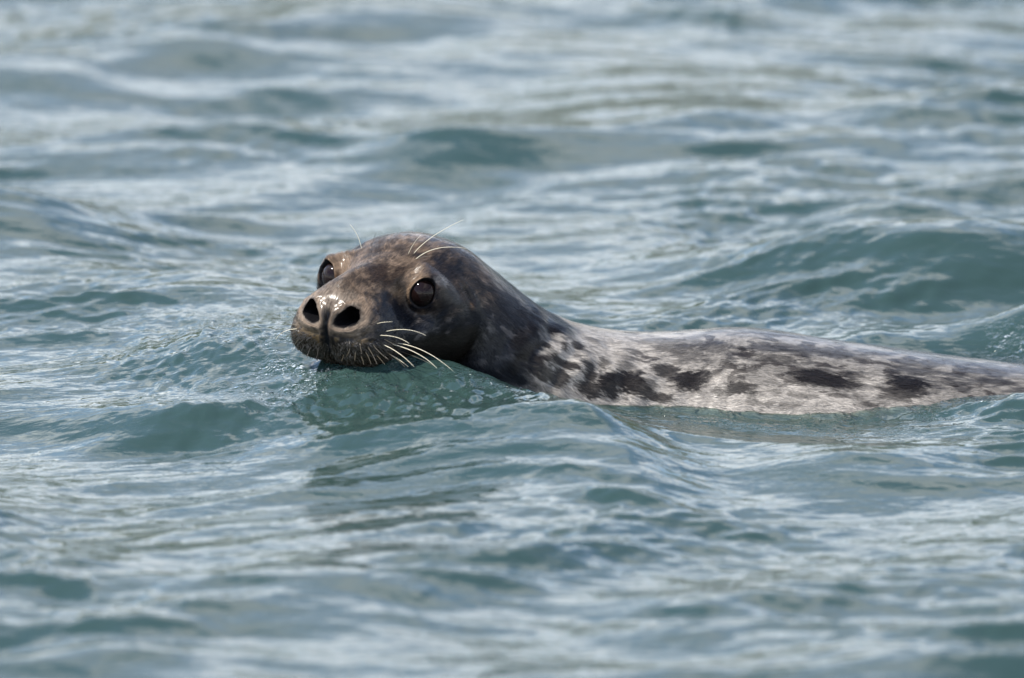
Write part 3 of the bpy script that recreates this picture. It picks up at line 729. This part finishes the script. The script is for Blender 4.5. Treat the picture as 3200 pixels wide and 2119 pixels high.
# small bubbles and beads of water thrown up round the muzzle and along the flank, one mass
rb = np.random.default_rng(5)
from mathutils.kdtree import KDTree
kd = KDTree(len(cand))
for k, i in enumerate(cand.tolist()): kd.insert((wco[i, 0], wco[i, 1], 0), i)
kd.balance()
ico_v = []; ico_f = []
for a in range(4):
    an = math.pi/2*a/4+.0
    for b in range(8): ico_v.append((math.cos(an)*math.cos(b*math.pi/4), math.cos(an)*math.sin(b*math.pi/4), math.sin(an)))
ico_v.append((0, 0, 1.0))
for a in range(3):
    for b in range(8): ico_f.append((a*8+b, a*8+(b+1) % 8, (a+1)*8+(b+1) % 8, (a+1)*8+b))
for b in range(8): ico_f.append((24+b, 24+(b+1) % 8, 32))
vs_, fs = [], []
zones = [(-.25, -.17, .05, .07, 130), (-.15, -.20, .09, .05, 130), (-.05, -.17, .08, .05, 60), (.40, -.02, .20, .05, 90), (.56, -.02, .08, .06, 70), (-.36, .06, .10, .14, 50)]
for (cx, cy, sx, sy, n) in zones:
    for k in range(n):
        q = kd.find((cx+rb.normal()*sx*.6, cy+rb.normal()*sy*.6, 0)); b0 = wco[q[1]]
        if rb.random() < .25 or True:
            r = .0006+.0017*rb.random()**3
            j = len(vs_); ox, oy = rb.normal()*.0015, rb.normal()*.002
            vs_ += [(b0[0]+ox+v[0]*r, b0[1]+oy+v[1]*r, b0[2]-r*.25+v[2]*r*.9) for v in ico_v]; fs += [tuple(j+t_ for t_ in f) for f in ico_f]
mb = bpy.data.meshes.new('water_bubbles'); mb.from_pydata(vs_, [], fs); mb.polygons.foreach_set('use_smooth', [True]*len(fs))
m_b, nt = new_mat('bubble_film'); o_ = N(nt, 'ShaderNodeOutputMaterial'); L = nt.links.new
fr = N(nt, 'ShaderNodeFresnel'); fr.inputs['IOR'].default_value = 1.45; gl = N(nt, 'ShaderNodeBsdfGlossy'); setin(gl, Roughness=.10)
tr = N(nt, 'ShaderNodeBsdfTransparent'); tr.inputs['Color'].default_value = (.92, .97, .96, 1); mx = N(nt, 'ShaderNodeMixShader')
L(fr.outputs[0], mx.inputs[0]); L(tr.outputs[0], mx.inputs[1]); L(gl.outputs[0], mx.inputs[2]); L(mx.outputs[0], o_.inputs[0]); mb.materials.append(m_b)
ob = bpy.data.objects.new('water_bubbles', mb); col.objects.link(ob); ob['kind'] = 'stuff'; ob['label'] = 'tiny clear bubbles floating on the water around the muzzle and flank'; ob['category'] = 'bubbles'

# opaque teal sheet added below, so no bright sky shows through thin water
sg = np.array([-2600, -60, -6, -1, 0, 1, 6, 60, 2600.0]); SX, SY = np.meshgrid(sg, sg)
me_s, _ = grid_mesh('underwater_sheet', np.stack([SX.ravel(), SY.ravel(), -2.2+.2*np.sin(SX.ravel()*.7)], 1), 9, 9)
m_s, nt = new_mat('teal_sheet'); o_ = N(nt, 'ShaderNodeOutputMaterial'); b_ = N(nt, 'ShaderNodeBsdfDiffuse')
nzt = N(nt, 'ShaderNodeTexNoise'); setin(nzt, Scale=2.0, Detail=4.0); crp = N(nt, 'ShaderNodeValToRGB')
crp.color_ramp.elements[0].color = (.02, .07, .055, 1); crp.color_ramp.elements[1].color = (.05, .12, .09, 1)
nt.links.new(nzt.outputs['Fac'], crp.inputs['Fac']); nt.links.new(crp.outputs['Color'], b_.inputs['Color']); nt.links.new(b_.outputs[0], o_.inputs[0])
me_s.materials.append(m_s); underwater_sheet = bpy.data.objects.new('underwater_sheet', me_s); col.objects.link(underwater_sheet); underwater_sheet['kind'] = 'structure'

# ------------------------------------------------------------------ the wooded far shore (seen only as dark green reflections)
hx = np.linspace(-900, 900, 361); hy = np.linspace(0, 1, 41)
HX, HV = np.meshgrid(hx, hy); HXf, HVf = HX.ravel(), HV.ravel()
nz = fbm(np.stack([HXf/38, HVf*3, HXf*0], 1), 4, 71); n2 = fbm(np.stack([HXf/7, HVf*14, HXf*0], 1), 3, 72)
hz = -1.0 + (24*sstep(0, .20, HVf)+8*sstep(.2, 1, HVf))*(.35+1.1*nz) + 4*n2*sstep(.02, .1, HVf)
hY = 115 + HVf*260 + 20*fbm(np.stack([HXf/60, HXf*0, HXf*0], 1), 3, 73)
me_h, _ = grid_mesh('shore', np.stack([HXf, hY, hz], 1), 41, 361)
m_h, nt = new_mat('wooded_bank'); L = nt.links.new
o_ = N(nt, 'ShaderNodeOutputMaterial'); b_ = N(nt, 'ShaderNodeBsdfPrincipled'); setin(b_, Roughness=.9)
geo = N(nt, 'ShaderNodeNewGeometry'); nzt = N(nt, 'ShaderNodeTexNoise'); setin(nzt, Scale=.22, Detail=6.0, Roughness=.65)
crp = N(nt, 'ShaderNodeValToRGB'); e = crp.color_ramp.elements
e[0].position = .35; e[0].color = (.016, .024, .006, 1); e[1].position = .68; e[1].color = (.06, .050, .018, 1)
L(geo.outputs['Position'], nzt.inputs['Vector']); L(nzt.outputs['Fac'], crp.inputs['Fac']); L(crp.outputs['Color'], b_.inputs['Base Color']); L(b_.outputs[0], o_.inputs[0])
me_h.materials.append(m_h)
shore = bpy.data.objects.new('shore', me_h); col.objects.link(shore); shore['kind'] = 'structure'
